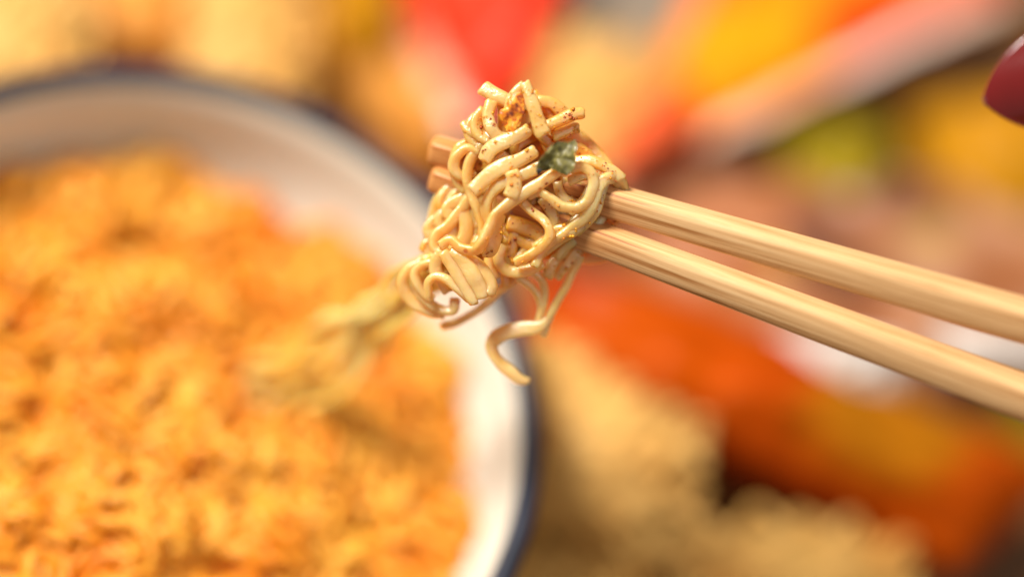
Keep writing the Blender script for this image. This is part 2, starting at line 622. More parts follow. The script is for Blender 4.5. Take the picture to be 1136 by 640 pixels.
# --- extra turns gripped round the two sticks
strand(Cc([(660, 95), (620, 150), (598, 230), (580, 300), (520, 380), (455, 440)]), [-1, -4.5, -5, -1], [12, 13, 12], [0.3, 0.1, 0.3])
strand(Cc([(600, 75), (555, 130), (520, 200), (470, 270), (430, 330)]), [-2, -3.5, -1], [13, 13], [0.2, 0.4])
strand(Cc([(640, 300), (600, 370), (540, 430), (460, 480), (380, 540), (330, 600)]), [5, 1, 3], [12, 12], [0.3, 0.1])
strand(Cc([(330, 130), (350, 200), (400, 250), (470, 260), (520, 220)]), [-1, -2, -1], [12, 12], [0.2, 0.5])
# --- behind and under the sticks
strand(Cc([(540, 330), (610, 350), (660, 355), (720, 330)]), [10, 9], 22, 0.0)
strand(Cc([(420, 560), (520, 600), (610, 590), (680, 560)]), [12, 10], [20, 14], 0.0)
strand(Cc([(520, 480), (450, 570), (380, 650), (330, 720)]), [5, 7], 15, 0.1)
strand(Cc([(420, 470), (360, 560), (300, 640), (270, 720)]), [3, 5], 15, 0.2)
strand(Cc([(20, 380), (100, 400), (190, 440), (250, 500)]), [1, 2], 19, 0.1, mat=M_NOODLE_IN)
strand(Cc([(0, 480), (80, 470), (160, 500), (220, 560)]), [3, 3], 15, 0.1, mat=M_NOODLE_IN)
strand(Cc([(60, 360), (60, 450), (40, 560), (20, 640)]), [2, 3], 15, 0.2, mat=M_NOODLE_IN)
strand(B([(600, 70), (640, 100), (690, 130), (735, 130)]), [3, 3], 15, 0.2, mat=M_NOODLE_IN)
strand(B([(600, 130), (590, 180), (620, 215), (680, 215), (730, 190)]), [2, 2, 1], 15, 0.3)
strand(B([(575, 110), (560, 160), (555, 200), (575, 240)]), [2, 3], 12, 0.4)
# --- left hand curls (further from the lens, softer)
strand(A([(355, 265), (300, 300), (262, 345), (250, 405), (262, 465), (292, 530), (308, 600), (305, 650)]), [0, 0, 2, 2], [13, 13, 12], [0.3, 0.3, 0.5])
strand(A([(290, 320), (245, 305), (208, 335), (205, 380), (235, 405), (275, 390)]), [0, 1, 3], [13, 14, 12], [0.6, 0.4])
strand(A([(300, 280), (250, 285), (215, 310), (200, 360), (215, 420), (240, 450)]), [3, 4], [14, 13], 0.3)
strand(A([(390, 370), (340, 385), (240, 420), (200, 460), (170, 510), (160, 570), (190, 630)]), [8, 9, 10], [16, 17], 0.2)
strand(A([(390, 370), (340, 385), (290, 450), (240, 480), (200, 530), (185, 590), (180, 650)]), [6, 8], [17, 16], 0.2)
strand(A([(390, 370), (340, 385), (215, 430), (165, 470), (135, 530), (130, 600), (150, 660)]), [11, 13], [18, 16], 0.2)
strand(A([(390, 370), (340, 385), (330, 480), (290, 540), (230, 580), (180, 600), (140, 640)]), [5, 8], [15, 16], 0.3)
strand(A([(390, 370), (340, 385), (330, 560), (300, 600), (240, 640), (200, 650)]), [3, 6], [15, 15], 0.2)
strand(A([(390, 370), (340, 385), (340, 420), (300, 470), (280, 530), (290, 590)]), [2, 4], [16, 15], 0.2)
# --- wavy strands draping down the left side
for q in range(13):
    t = np.linspace(0, 1, 22)
    f = q / 12
    x0, y0 = 514 + 52 * f, 172 + 40 * rng.uniform(0, 1)
    x1, y1 = 482 + 48 * f, 292 + 22 * rng.uniform(-1, 1)
    ph = rng.uniform(0, 6.28)
    amp = rng.uniform(4, 8)
    cyc = rng.uniform(2.5, 4) * 6.283
    xs = x0 + (x1 - x0) * t - 12 * np.sin(t * math.pi) * (1 - f) + amp * np.sin(t * cyc + ph)
    ys = y0 + (y1 - y0) * t + amp * .6 * np.cos(t * cyc + ph)
    strand(list(zip(xs, ys)), list(10 - 6 * f + rng.uniform(-2, 2, 4)), rng.uniform(11, 14), list(rng.uniform(-.7, .7, 4)), mat=M_NOODLE if q % 2 else M_NOODLE_IN, keep=False)
# --- lower left lobes
strand(B([(400, 150), (432, 190), (465, 245), (490, 295), (505, 325)]), [-4, -4, -3], [14, 20, 18, 12], [0.1, 0.2])
strand(B([(425, 150), (465, 180), (500, 228), (523, 270), (533, 303)]), [-3, -5, -4], [14, 20, 17], [-0.1, 0.2])
strand(B([(455, 160), (505, 185), (545, 225), (565, 265), (560, 295)]), [-2, -3, -3], [14, 16, 14], [0.1, 0.4])
strand(B([(350, 305), (350, 255), (378, 232), (420, 248), (455, 280), (490, 312)]), [1, -1, -3, -3], [9, 11, 12, 9], [0.5, 0.3])
strand(B([(375, 185), (335, 192), (305, 222), (315, 265), (345, 300), (365, 310)]), [4, 5, 5], [10, 12, 11], [0.4, 0.6])
strand(B([(400, 150), (375, 190), (380, 230), (420, 280)]), [2, 3], 17, 0.2)
strand(B([(330, 185), (280, 215), (262, 260), (290, 310), (350, 350), (400, 360)]), [8, 10, 9], [13, 15, 14], 0.2)
strand(B([(310, 240), (330, 300), (380, 340), (430, 350), (440, 310)]), [7, 7], [14, 13], 0.3)
strand(B([(560, -70), (500, -40), (420, 60), (380, 90), (372, 130), (400, 160), (450, 170)]), [3, 2], [14, 14], 0.3)
strand(B([(560, -70), (500, -40), (360, 60), (365, 110), (350, 160), (310, 200)]), [9, 9], [18, 16], 0.2)
strand(B([(560, -70), (500, -40), (420, 0), (440, 50), (430, 100), (400, 130)]), [5, 4], 18, 0.2)
strand(B([(560, -70), (500, -40), (475, 10), (480, 60), (470, 110), (440, 150)]), [3, 3], 19, 0.2)
# --- thin strands sagging under the bundle
strand(B([(690, 215), (640, 245), (590, 282), (545, 325), (495, 362), (445, 388), (400, 400)]), [7, 12, 16], [10, 11, 10], [0.3, 0.5])
strand(B([(690, 205), (735, 245), (745, 295), (735, 345), (722, 395)]), [4, 8, 10], [12, 10, 10], [0.5, 0.2])
strand(B([(650, 235), (690, 262), (722, 300), (735, 345)]), [4, 9], [10, 8], 0.4)
strand(B([(865, 165), (835, 225), (805, 290), (775, 340), (755, 385), (740, 430)]), [6, 9, 11], [12, 11, 9], [0.1, 0.4])
strand([(612, 352), (599, 362), (576, 365), (556, 371), (545, 384), (552, 399), (566, 412), (576, 420), (586, 423)], [10, 10, 11, 12], [10, 17, 21, 17, 19, 15, 9], [0.5, 0.0, -0.3, 0.9, -0.2, 0.1], thk=.0010)
strand(B([(700, 120), (680, 160), (640, 190), (590, 190)]), [3, 3], 18, 0.2)

# --- filler strands that give the bundle its depth
blobs = [((560, 165), (45, 45), 4), ((600, 205), (55, 50), 7), ((545, 235), (45, 50), 8), ((520, 265), (40, 35), 9),
         ((595, 265), (40, 30), 8), ((640, 225), (30, 30), 8)]
IV, IF, ib = [], [], 0
for q in range(46):
    (cx, cy_), (ax, ay), dd = blobs[q % len(blobs)]
    t = np.linspace(0, 1, 20)
    a0 = rng.uniform(0.5, 1.2) + rng.normal(0, .35)      # most strands run from upper right to lower left
    L = rng.uniform(45, 85)
    ox_, oy_ = rng.uniform(-.8, .8) * ax, rng.uniform(-.8, .8) * ay
    wv = rng.uniform(3.5, 7) * np.sin(t * rng.uniform(10, 20) + rng.uniform(0, 6.28))
    xs = cx + ox_ * .7 - math.cos(a0) * L * (t - .5) + math.sin(a0) * wv
    ys = cy_ + oy_ * .7 + math.sin(a0) * L * (t - .5) + math.cos(a0) * wv
    dz = dd * .5 + rng.uniform(-1, 7) + 1.5 * np.sin(t * 9 + q)
    pw = np.array([P(*r) for r in zip(xs, ys, dz)])
    cc = catmull(pw, 44)
    V, F = ribbon(cc, np.full(44, rng.uniform(11, 14) * MPP), np.full(44, .0014), rng.uniform(-.5, .5) + .4 * np.sin(np.linspace(0, 6, 44) + q), seed=q)
    IV.append(V); IF += [tuple(k + ib for k in f) for f in F]; ib += len(V)
tag(mesh_obj('inner_strands', np.vstack(IV), IF, M_NOODLE_IN, bundle), kind='stuff')

# --- stream of strands falling from the bundle back into the bowl
end0 = T(312, 445, RIM_Z - .020)
dend = (np.dot(end0 - cam_pos, fwd) - DIST) * 1000 / DS
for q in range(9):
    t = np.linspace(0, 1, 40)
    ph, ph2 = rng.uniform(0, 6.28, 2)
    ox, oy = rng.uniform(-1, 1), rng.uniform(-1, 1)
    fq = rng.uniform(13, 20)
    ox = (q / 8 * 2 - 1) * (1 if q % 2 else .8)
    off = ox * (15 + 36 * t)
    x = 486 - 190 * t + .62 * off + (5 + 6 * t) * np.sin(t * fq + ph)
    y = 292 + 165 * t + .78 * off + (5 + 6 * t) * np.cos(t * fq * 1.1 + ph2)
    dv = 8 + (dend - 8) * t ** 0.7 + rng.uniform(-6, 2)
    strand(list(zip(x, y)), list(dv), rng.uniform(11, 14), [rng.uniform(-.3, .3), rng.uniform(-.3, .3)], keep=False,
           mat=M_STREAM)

# ------------------------------------------------------------------ seasoning flecks (stuff) sitting on the strands
fv, ff = [], []
b0 = 0
for q in range(650):
    pw, wd, th = SURF[int(rng.integers(0, min(len(SURF), 46)))]
    i = int(rng.integers(2, len(pw) - 2))
    p = pw[i]; tan = pw[i + 1] - pw[i - 1]; tan /= np.linalg.norm(tan)
    n = cam_pos - p; n -= (n @ tan) * tan; n /= np.linalg.norm(n)
    bi = np.cross(tan, n)
    u_ = rng.uniform(-.36, .36)
    c = p + n * th[i] * 0.47 + bi * wd[i] * u_
    r = abs(rng.normal(0, .00015)) + .00010
    m_ = 7
    ring = []
    for j in range(m_):
        a = 6.283 * j / m_
        ring.append(c + (tan * math.cos(a) * rng.uniform(.7, 1.5) + bi * math.sin(a)) * r * rng.uniform(.6, 1.2))
    fv += ring + [c + n * r * .5, c - n * r * .6]
    for j in range(m_):
        k = (j + 1) % m_
        ff.append((b0 + j, b0 + k, b0 + m_)); ff.append((b0 + k, b0 + j, b0 + m_ + 1))
    b0 += m_ + 2
m, nt, b = new_mat('chili_fleck')
v = coords(nt)
nt.links.new(ramp(nt, tnoise(nt, v, 500, 1), [(0.38, (0.34, 0.06, 0.006)), (0.44, (0.66, 0.18, 0.012)), (0.58, (0.80, 0.36, 0.02))]), b.inputs['Base Color'])
b.inputs['Roughness'].default_value = 0.35
o = mesh_obj('seasoning_flecks', fv, ff, m)
tag(o, 'tiny red brown seasoning flecks sprinkled over the lifted noodles', 'seasoning', kind='stuff')


# ------------------------------------------------------------------ flakes
def flake(name, outline, d, thick, mat, label, cat, rough=0.35, sub=9, foldamp=0.9, seed=1):
    """a crumpled thin flake: outline in photo pixels, own depth and thickness (mm)"""
    pts = np.array(outline, float)
    c = pts.mean(0)
    V = []; F = []
    n = len(pts) * 5
    closed = np.vstack([pts, pts[:1]])
    seg = np.concatenate([[0], np.cumsum(np.linalg.norm(np.diff(closed, axis=0), axis=1))])
    s = np.linspace(0, seg[-1], n, endpoint=False)
    ex = np.interp(s, seg, closed[:, 0]); ey = np.interp(s, seg, closed[:, 1])
    ex += np.array([mnoise.noise(Vector((k * 1.7, seed, 0))) for k in range(n)]) * 1.6
    ey += np.array([mnoise.noise(Vector((k * 1.7, seed, 9))) for k in range(n)]) * 1.6
    rs = sub
    for side in (-1, 1):
        for i in range(rs + 1):
            f = i / rs
            for k in range(n):
                x = c[0] + (ex[k] - c[0]) * f; y = c[1] + (ey[k] - c[1]) * f
                hh = foldamp * (mnoise.noise(Vector((x * .055, y * .055, seed))) * 1.4 + mnoise.noise(Vector((x * .15, y * .15, seed + 5))) * .35)
                t = thick / 2 * (1 - f ** 4)
                V.append(P(x, y, d + hh + side * t))
    m_ = (rs + 1) * n
    for sd in (0, 1):
        for i in range(rs):
            for k in range(n):
                q = (k + 1) % n
                f = (sd * m_ + i * n + k, sd * m_ + i * n + q, sd * m_ + (i + 1) * n + q, sd * m_ + (i + 1) * n + k)
                F.append(f if sd == 0 else f[::-1])
    o = mesh_obj(name, V, F, mat)
    tag(o, label, cat)
    return o


m, nt, b = new_mat('dried_herb')
v = coords(nt)
n1 = tnoise(nt, coords(nt, sc3=(1.0, 0.28, 0.5)), 1500, 4, .7)
st = coords(nt, sc3=(2400, 300, 800))
c = ramp(nt, n1, [(0.34, (0.035, 0.028, 0.006)), (0.46, (0.10, 0.086, 0.020)), (0.56, (0.16, 0.135, 0.028)), (0.70, (0.36, 0.32, 0.11))])
c = mix(nt, ramp(nt, tnoise(nt, st, 1.0, 2), [(0.5, (0, 0, 0)), (0.7, (0.4, 0.4, 0.4))]), c, (0.26, 0.22, 0.05))
nt.links.new(c, b.inputs['Base Color'])
b.inputs['Roughness'].default_value = 0.42
b.inputs['Coat Weight'].default_value = 0.06
bump(nt, b, n1, 0.6, .0003)
M_HERB = m
FLAKE_SMOOTH = True
flake('herb_flake', [(595, 186), (597, 178), (604, 171), (610, 163), (618, 156), (625, 157), (631, 158), (638, 155), (641, 163), (637, 171),
                     (639, 180), (636, 188), (629, 195), (621, 192), (612, 187), (604, 190), (598, 192)], -13.0, 0.5, M_HERB,
      'crumpled dark green herb flake stuck on the lifted noodles', 'herb flake', seed=3, foldamp=2.2)
m, nt, b = new_mat('crisp_crumb')
v = coords(nt)
c = ramp(nt, tnoise(nt, v, 620, 5, .65), [(0.36, (0.14, 0.02, 0.004)), (0.45, (0.48, 0.10, 0.008)), (0.54, (0.74, 0.27, 0.015)), (0.68, (0.84, 0.44, 0.05))])
nt.links.new(c, b.inputs['Base Color'])
b.inputs['Roughness'].default_value = 0.35
b.inputs['Subsurface Weight'].default_value = 0.3
b.inputs['Subsurface Scale'].default_value = 0.001
bump(nt, b, tnoise(nt, v, 1100, 4, .6), 0.4, .0006)
flake('fried_crumb', [(555, 122), (561, 119), (564, 110), (570, 103), (577, 102), (581, 108), (582, 118), (581, 128), (577, 138), (570, 147), (563, 146), (556, 136), (553, 128)],
      -8.2, 1.8, m, 'small orange brown fried crumb lodged near the top of the lifted noodles', 'crumb', seed=8, foldamp=.8)
m, nt, b = plain('burnt_speck', (0.012, 0.008, 0.006), 0.35, 0.3, 900)
M_BLACK = m
flake('pepper_speck', [(595, 188), (600, 187), (603, 190), (600, 192), (598, 195), (595, 192)], -12.9, 0.6, M_BLACK,
      'black pepper speck just under the left corner of the green herb flake', 'pepper speck', sub=3, foldamp=.2, seed=4)

# ------------------------------------------------------------------ dry noodle cakes around the bowl


def noodle_cake(corners, z, hgt, label, seed, layers=2, tone=None):
    """quad corners in photo pixels at height z -> slab of crinkled dry strands"""
    r_ = np.random.default_rng(seed)
    cs = [T(x, y, z + hgt)[:2] for x, y in corners]
    c = np.mean(cs, axis=0)
    ax = (np.array(cs[1]) - cs[0] + np.array(cs[2]) - cs[3]) / 2
    Lx = np.linalg.norm(ax); ax = ax / Lx
    ay = np.array([-ax[1], ax[0]])
    Ly = abs(np.dot(((np.array(cs[3]) - cs[0]) + (np.array(cs[2]) - cs[1])) / 2, ay))
    AVv, AFf = [], []
    bb = 0
    pitch = .0027
    for ly in range(layers):
        zz = z + hgt * (ly + .7) / layers
        ns = int(Ly / pitch)
        for i in range(ns):
            y0 = (i + .5) / ns - .5 + r_.normal(0, .012)
            wl_ = r_.uniform(.008, .014)
            half = Lx / 2 * (1 - .25 * abs(2 * y0) ** 6)
            n = 64
            xs = np.linspace(-half, half, n)
            ph = r_.uniform(0, 6.28)
            wl = wl_
            yy = y0 * Ly + .0030 * np.sin(xs / .05 * 6.283 + ph * 3) + .0028 * np.sin(xs / wl * 6.283 + ph) + .001 * np.sin(xs / .023 + ph * 2)
            zv = zz + .0008 * np.cos(xs / wl * 6.283 + ph * 1.3) + .0006 * np.sin(xs / .017 + i)
            pt = np.stack([c[0] + ax[0] * xs + ay[0] * yy, c[1] + ax[1] * xs + ay[1] * yy, zv], -1)
            V, F = ribbon(pt, np.full(n, .0023), np.full(n, .0015), np.full(n, 0.3) + .4 * np.sin(xs * 300), np.tile([0, 0, 1.], (n, 1)), sec=SEC[::3], seed=i)
            AVv.append(V); AFf += [tuple(q + bb for q in f) for f in F]
            bb += len(V)
    # pressed core
    co = []
    for zc in (z + .0008, z + hgt * .86):
        for sx, sy in ((-1, -1), (1, -1), (1, 1), (-1, 1)):
            q = c + ax * sx * Lx * .46 + ay * sy * Ly * .46
            co.append((q[0], q[1], zc))
    AVv.append(np.array(co))
    for f in ((3, 2, 1, 0), (4, 5, 6, 7), (0, 1, 5, 4), (1, 2, 6, 5), (2, 3, 7, 6), (3, 0, 4, 7)):
        AFf.append(tuple(q + bb for q in f))
    o = mesh_obj('dry_noodle_cake', np.vstack(AVv), AFf, M_DRY)
    tag(o, label, 'noodle cake', 'dry noodle cakes scattered on the table')
    return o


TZ = TABLE_Z + .001
noodle_cake([(570, 350), (800, 400), (775, 610), (550, 570)], TZ, .030, 'large tan dry noodle cake right beside the bowl, under the orange packet', 1)
noodle_cake([(765, 560), (1040, 590), (1020, 760), (745, 760)], TZ, .030, 'tan dry noodle cake at the bottom edge, right of the dark gap', 2)
noodle_cake([(600, 20), (750, 40), (740, 190), (580, 160)], TZ, .024, 'round edged tan dry noodle cake behind the lifted noodles, between the two bright packets', 3)
noodle_cake([(-60, -60), (110, -60), (95, 80), (-80, 90)], TZ, .026, 'pale dry noodle cake in the upper left corner behind the bowl', 4)
noodle_cake([(205, -60), (345, -40), (350, 130), (215, 110)], TZ, .020, 'dry noodle cake behind the bowl rim, second from the left', 5)
noodle_cake([(550, 588), (745, 600), (725, 790), (530, 760)], TZ, .028, 'dry noodle cake at the bottom edge close to the bowl', 6)

# ------------------------------------------------------------------ snack packets


def packet_mat(name, zones, rough=0.42, seed=0.0, scale=1.0, metal=0.0):
    """zones: base colour + list of (ramp position pair, colour, noise scale, offset) prints, in the packet's own coordinates"""
    m, nt, b = new_mat(name)
    tc = nt.nodes.new('ShaderNodeTexCoord')
    mp = nt.nodes.new('ShaderNodeMapping')
    mp.inputs['Location'].default_value = (seed, seed * .7, 0)
    nt.links.new(tc.outputs['Object'], mp.inputs[0])
    v = mp.outputs[0]
    c = None
    basec = zones[0]
    c = mix(nt, 0.0, basec, basec)
    for lo, hi, colr, sc in zones[1:]:
        f = tnoise(nt, v, sc, 1.5, .4, .3)
        f = ramp(nt, f, [(lo, (0, 0, 0)), (hi, (1, 1, 1))])
        c = mix(nt, f, c, colr)
        mp2 = nt.nodes.new('ShaderNodeMapping')
        mp2.inputs['Location'].default_value = (3.1 * sc / 20, 1.7, 0)
        nt.links.new(v, mp2.inputs[0])
        v = mp2.outputs[0]
    nt.links.new(c, b.inputs['Base Color'])
    b.inputs['Roughness'].default_value = rough
    b.inputs['Coat Weight'].default_value = 0.04
    b.inputs['Coat Roughness'].default_value = 0.25
    b.inputs['Specular IOR Level'].default_value = 0.12
    b.inputs['Metallic'].default_value = metal
    return m


def packet(corners, z, hgt, mat, seal_mat, label, seed=0, seals=('a', 'b'), lift=0.0, name='snack_packet', tilt=(0, 0, 0, 0), pw_=.55):
    """pillow pouch. corners: 4 photo pixels (a->b is one crimped end, d->c the other) at height z"""
    cs = [T(x, y, z + hgt * .5 + tl) for (x, y), tl in zip(corners, tilt)]
    cs = [np.array([p[0], p[1], z + tl]) for p, tl in zip(cs, tilt)]
    cen = np.mean(cs, axis=0)
    root = empty(name, (cen[0], cen[1], z))
    tag(root, label, 'packet', 'food packets lying round the bowl')
    nu = nv = 40

    def pt(u, v_, side):
        p = (cs[0] * (1 - u) + cs[1] * u) * (1 - v_) + (cs[3] * (1 - u) + cs[2] * u) * v_
        prof = (max(0, 1 - abs(2 * u - 1) ** 2.6) * max(0, 1 - abs(2 * v_ - 1) ** 3.2)) ** pw_
        wr = mnoise.noise(Vector((u * 5 + seed, v_ * 5, seed))) * .5 + mnoise.noise(Vector((u * 13, v_ * 9 + seed, 4))) * .22
        ridge = abs(mnoise.noise(Vector((u * 7 + seed, v_ * 3, seed + 8)))) * .4
        h = hgt * (prof * (1 + .45 * wr) - ridge * prof * .5)
        zz = (0.0022 + h) if side else (0.0012 + .12 * hgt * prof)
        return p + np.array([0, 0, zz])
    V = []; F = []
    for side in (1, 0):
        for j in range(nv + 1):
            for i in range(nu + 1):
                V.append(pt(i / nu, j / nv, side))
    m_ = (nu + 1) * (nv + 1)
    for sd in (0, 1):
        for j in range(nv):
            for i in range(nu):
                a = sd * m_ + j * (nu + 1) + i
                f = (a, a + 1, a + nu + 2, a + nu + 1)
                F.append(f if sd == 0 else f[::-1])
    for j in range(nv):          # side walls
        for i0 in (0, nu):
            a = j * (nu + 1) + i0
            f = (a, a + nu + 1, a + nu + 1 + m_, a + m_)
            F.append(f if i0 == 0 else f[::-1])
    for i in range(nu):
        for j0 in (0, nv):
            a = j0 * (nu + 1) + i
            f = (a, a + m_, a + m_ + 1, a + 1)
            F.append(f if j0 == 0 else f[::-1])
    mesh_obj('pouch', V, F, mat, root)
    for e in seals:
        # crimped flat seal strip with fine ribs
        if e == 'a': p0, p1, q0, q1 = cs[0], cs[1], cs[3], cs[2]
        else: p0, p1, q0, q1 = cs[3], cs[2], cs[0], cs[1]
        n = 90
        Vs = []; Fs = []
        depth = 0.0075
        d0 = p0 - q0; d0 /= np.linalg.norm(d0)
        d1 = p1 - q1; d1 /= np.linalg.norm(d1)
        for i in range(n + 1):
            u = i / n
            bp = p0 * (1 - u) + p1 * u
            dd = d0 * (1 - u) + d1 * u
            zig = .0012 * (1 if i % 2 else 0)
            for k, f in enumerate((0.0, .33, .66, 1.0)):
                rib = .0003 * (1 if (k % 2) else -1)
                wave = .0030 * mnoise.noise(Vector((u * 9, f, seed + 20)))
                x = bp + dd * (f * (depth + (zig if f == 1 else 0)))
                for t in (.0006, -.0002):
                    Vs.append(x + np.array([0, 0, .0022 + rib + wave + t + f * .002]))
        for i in range(n):
            for k in range(3):
                a = i * 8 + k * 2
                b_ = a + 8
                Fs.append((a, b_, b_ + 2, a + 2)); Fs.append((a + 1, a + 3, b_ + 3, b_ + 1))
            a = i * 8; b_ = a + 8
            Fs.append((a, a + 1, b_ + 1, b_)); Fs.append((a + 6, b_ + 6, b_ + 7, a + 7))
        mesh_obj('end_seal', Vs, Fs, seal_mat, root)
    return root


M_CORAL = packet_mat('coral_foil', [(0.85, 0.12, 0.030), (.54, .64, (0.88, .42, .26), 30)])  # paler patches are pinkish white highlights painted into the red
M_HIGHLIGHT = packet_mat('white_highlight', [(0.60, 0.53, 0.48), (.50, .60, (0.50, .32, .20), 26), (.60, .68, (.60, .46, .10), 30)])  # colour of the white highlights laid on the mottled packet
M_PINKSEAL = packet_mat('pale_seal_foil', [(0.86, 0.52, 0.32), (.48, .58, (0.88, .74, .62), 40), (.52, .60, (0.88, .40, .10), 26)])
M_ORANGE = packet_mat('orange_foil', [(0.90, 0.27, 0.006), (.52, .60, (0.92, .42, .01), 20)])
M_ORANGE_P = packet_mat('orange_print', [(0.90, 0.24, 0.002), (.50, .62, (0.92, .29, .003), 14), (.50, .56, (0.85, .09, .005), 26)], seed=.35)
M_RED = packet_mat('red_foil', [(0.85, 0.045, 0.016), (.55, .66, (0.80, .08, .03), 22)])
M_DEEP = packet_mat('deep_orange_foil', [(0.46, 0.066, 0.001), (.44, .54, (0.24, .022, .001), 13), (.58, .66, (.36, .12, .003), 14)], rough=.5)
M_DEEP.node_tree.nodes['Principled BSDF'].inputs['Specular IOR Level'].default_value = 0.04
M_MIXED = packet_mat('mixed_print_foil', [(0.36, 0.13, 0.05), (.44, .56, (0.50, .26, .15), 26), (.58, .64, (.80, .74, .70), 32), (.60, .66, (.52, .38, .03), 36), (.62, .68, (.18, .07, .04), 30)])
M_YELLOW = packet_mat('yellow_foil', [(0.44, 0.19, 0.001), (.55, .65, (0.32, .13, .002), 22)])
M_GREEN = packet_mat('green_foil', [(0.25, 0.18, 0.002), (.50, .62, (0.36, .15, .004), 30)])
M_TAN = packet_mat('tan_foil', [(0.66, 0.28, 0.05), (.52, .62, (0.50, .15, .01), 24)])

packet([(680, 190), (1120, -26), (1180, -260), (800, -60)], TZ + .006, .012, M_ORANGE_P, M_PINKSEAL,
       'bright orange packet with red print and a pale crimped edge, upper right', seed=1, seals=('a',), tilt=(.013, .013, 0, 0), pw_=.85)
packet([(668, 200), (775, 150), (760, 75), (700, 115)], TZ + .026, .008, M_CORAL, M_PINKSEAL,
       'small red packet tucked under the left corner of the bright orange packet', seed=12, seals=())
packet([(430, -70), (540, 130), (600, 100), (650, -90)], TZ + .010, .018, M_RED, M_PINKSEAL,
       'bright red packet with a pale crimped edge, top centre behind the lifted noodles', seed=2, seals=('a',))
packet([(320, 20), (470, 200), (530, 170), (395, -30)], TZ + .002, .014, M_TAN, M_PINKSEAL,
       'brown orange packet behind the bowl rim, left of the red packet', seed=3, seals=())
packet([(360, -40), (380, 60), (450, 60), (440, -60)], TZ + .014, .012, M_YELLOW, M_PINKSEAL,
       'small yellow sachet behind the bowl, left of the red packet', seed=4, seals=(), name='sachet_or_highlight')
packet([(600, 262), (1200, 515), (1075, 628), (590, 405)], TZ + .014, .018, M_DEEP, M_PINKSEAL,
       'long deep orange packet running down to the lower right under the chopsticks', seed=5, seals=())
packet([(650, 180), (1240, 200), (1240, 520), (740, 350)], TZ + .006, .020, M_MIXED, M_PINKSEAL,
       'brown and pink mottled packet with white patches, seen between and around the chopsticks', seed=6, seals=())
packet([(1020, 110), (1220, 90), (1230, 260), (1060, 262)], TZ + .010, .018, M_YELLOW, M_PINKSEAL,
       'yellow packet at the right edge below the red fingernail', seed=7, seals=())
packet([(870, 150), (985, 130), (990, 235), (890, 250)], TZ + .010, .014, M_GREEN, M_PINKSEAL,
       'small yellow green sachet right of centre above the chopsticks', seed=8, seals=(), name='sachet_or_highlight')
packet([(100, -60), (115, 62), (215, 62), (205, -70)], TZ + .002, .012, M_TAN, M_PINKSEAL,
       'brown orange sachet behind the bowl between two noodle cakes', seed=9, seals=(), name='sachet_or_highlight')

packet([(862, 366), (1008, 382), (1000, 440), (872, 436)], TZ + .026, .006, M_HIGHLIGHT, M_PINKSEAL,  # two thin pouches added as white highlights of the mottled packet
       'added whitish sheet as a highlight on the mottled packet just below the chopsticks', seed=14, seals=(), name='sachet_or_highlight')
packet([(1045, 356), (1210, 372), (1215, 424), (1050, 408)], TZ + .026, .006, M_HIGHLIGHT, M_PINKSEAL,
       'added pale sheet as a highlight at the right edge showing between the two chopsticks', seed=15, seals=(), name='sachet_or_highlight')

# grey dish at the top
dc = T(715, -95, TABLE_Z + .02)
dish_v, dish_f = [], []
for r, z in [(.0005, .003), (.022, .003), (.036, .012), (.043, .018), (.0445, .018), (.037, .010), (.023, .0008), (.0005, .0008)]:
    for k in range(64):
        a = 6.2832 * k / 64
        dish_v.append((dc[0] + r * math.cos(a), dc[1] + r * math.sin(a), TABLE_Z + z))
for i in range(7):
    for k in range(64):
        q = (k + 1) % 64
        dish_f.append((i * 64 + k, i * 64 + q, (i + 1) * 64 + q, (i + 1) * 64 + k))
m, nt, b = plain('grey_stoneware', (0.20, 0.16, 0.12), 0.4, 0.25, 40)
tag(mesh_obj('dish', dish_v, dish_f, m), 'grey brown dish cut off by the top edge between the red and orange packets', 'dish')

# ------------------------------------------------------------------ hand, mostly beyond the right edge
m, nt, b = new_mat('skin')
v = coords(nt)
nt.links.new(ramp(nt, tnoise(nt, v, 90, 4), [(0.3, (0.56, 0.29, 0.19)), (0.7, (0.68, 0.40, 0.28))]), b.inputs['Base Color'])
b.inputs['Roughness'].default_value = 0.5
b.inputs['Subsurface Weight'].default_value = 0.2
b.inputs['Subsurface Scale'].default_value = .003
bump(nt, b, tnoise(nt, v, 900, 4), 0.3, .0004)
M_SKIN = m
J = {}
bones = []


def jn(name, px, py, d, r, parent=None):
    J[name] = (P(px, py, d), r)
    if parent: bones.append((parent, name))


jn('wrist', 1960, 420, -62, 24)
jn('palm', 1760, 400, -62, 26, 'wrist')
jn('palm2', 1640, 370, -60, 22, 'palm')
jn('t0', 1640, 240, -60, 14, 'palm')
jn('t1', 1480, 150, -56, 11, 't0')
jn('t2', 1320, 100, -46, 9.5, 't1')
jn('t3', 1215, 92, -32, 8.6, 't2')
jn('t4', 1165, 92, -27, 7.0, 't3')
jn('i0', 1540, 330, -68, 11, 'palm2')
jn('i1', 1400, 310, -66, 9.0, 'i0')
jn('i2', 1320, 360, -58, 8.2, 'i1')
jn('i3', 1290, 410, -48, 7.0, 'i2')
jn('m0', 1540, 400, -64, 11, 'palm2')
jn('m1', 1410, 430, -60, 9.0, 'm0')
jn('m2', 1340, 480, -50, 8.2, 'm1')
jn('m3', 1310, 520, -44, 7.0, 'm2')
jn('r0', 1560, 480, -60, 11, 'palm2')
jn('r1', 1450, 560, -50, 8.6, 'r0')
jn('r2', 1390, 600, -34, 7.8, 'r1')
jn('r3', 1370, 580, -20, 6.8, 'r2')
jn('p0', 1600, 550, -54, 10, 'palm2')
jn('p1', 1520, 640, -44, 7.6, 'p0')
jn('p2', 1470, 680, -30, 7.0, 'p1')
jn('p3', 1450, 660, -18, 6.0, 'p2')
names = list(J)
person = empty('person', P(1760, 400, -40))
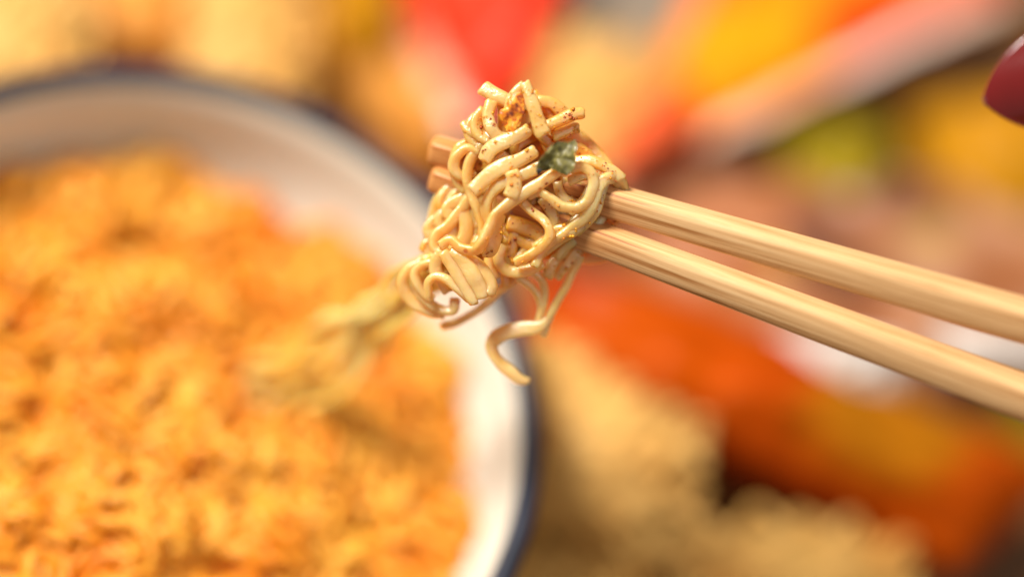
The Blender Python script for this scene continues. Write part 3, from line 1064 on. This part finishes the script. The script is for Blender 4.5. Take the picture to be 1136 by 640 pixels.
tag(person, "hand holding the chopsticks at the right edge, one glossy dark red fingernail showing", 'person')
me = bpy.data.meshes.new('hand')
po = np.array(person.location)
me.from_pydata([tuple(J[n][0] - po) for n in names], [(names.index(a), names.index(b_)) for a, b_ in bones], [])
me.materials.append(M_SKIN)
ho = bpy.data.objects.new('hand', me)
col.objects.link(ho)
ho.parent = person
sk = ho.modifiers.new('skin', 'SKIN')
sk.use_smooth_shade = True
if not me.skin_vertices:
    me.attributes.new  # layer is made with the modifier
try:
    lay = me.skin_vertices[0]
except Exception:
    lay = None
if lay is None:
    import bmesh
    bm = bmesh.new(); bm.from_mesh(me)
    bm.verts.layers.skin.verify()
    bm.to_mesh(me); bm.free()
    lay = me.skin_vertices[0]
for i, n in enumerate(names):
    r = J[n][1] / 1000.0
    lay.data[i].radius = (r, r)
    lay.data[i].use_root = (i == 0)
sb = ho.modifiers.new('sub', 'SUBSURF')
sb.levels = sb.render_levels = 2

# fingernails
m, nt, b = plain('red_nail_polish', (0.13, 0.004, 0.004), 0.2, 0.1, 60, coat=0.9)
M_NAIL = m


def nail(tip, basep, width, lenf, mat=M_NAIL, back=0.0, face=None):
    """curved almond nail from basep to tip (px,py,d)"""
    a = P(*basep); b_ = P(*tip)
    x = b_ - a; L = np.linalg.norm(x); x /= L
    f = (cam_pos - a) if face is None else face
    z = f - (f @ x) * x; z /= np.linalg.norm(z)
    y = np.cross(z, x)
    V = []; F = []
    nu, nv = 28, 16
    for side in (1, 0):
        for i in range(nu + 1):
            u = i / nu
            # half width: rounded base, near-parallel sides, almond tip
            if u < .15: hw = math.sqrt(max(0, 1 - ((.15 - u) / .15) ** 2)) * .55 + .45
            elif u < lenf: hw = 1.0
            else:
                q = (u - lenf) / (1 - lenf)
                hw = max(0.02, (1 - q ** 1.7)) ** .75
            for j in range(nv + 1):
                s = (j / nv * 2 - 1)
                yy = s * hw * width / 2
                crown = -(yy ** 2) / (width * .95) - .0006 * u * u * 3
                V.append(a + x * L * u + y * yy + z * (crown + (.0 if side else -.0007)))
    m_ = (nu + 1) * (nv + 1)
    for sd in (0, 1):
        for i in range(nu):
            for j in range(nv):
                k = sd * m_ + i * (nv + 1) + j
                f_ = (k, k + nv + 1, k + nv + 2, k + 1)
                F.append(f_ if sd == 0 else f_[::-1])
    # edge walls
    loop = [i * (nv + 1) for i in range(nu + 1)] + [nu * (nv + 1) + j for j in range(1, nv + 1)] + \
           [i * (nv + 1) + nv for i in range(nu - 1, -1, -1)] + [j for j in range(nv - 1, 0, -1)]
    for i in range(len(loop)):
        k = (i + 1) % len(loop)
        F.append((loop[i], loop[k], loop[k] + m_, loop[i] + m_))
    return mesh_obj('fingernail', V, F, mat, person)


nail((1088, 112, -27), (1262, 62, -52), .0215, .50)
nail((1282, 440, -52), (1315, 365, -68), .011, .7)
nail((1302, 560, -46), (1340, 480, -60), .011, .7)
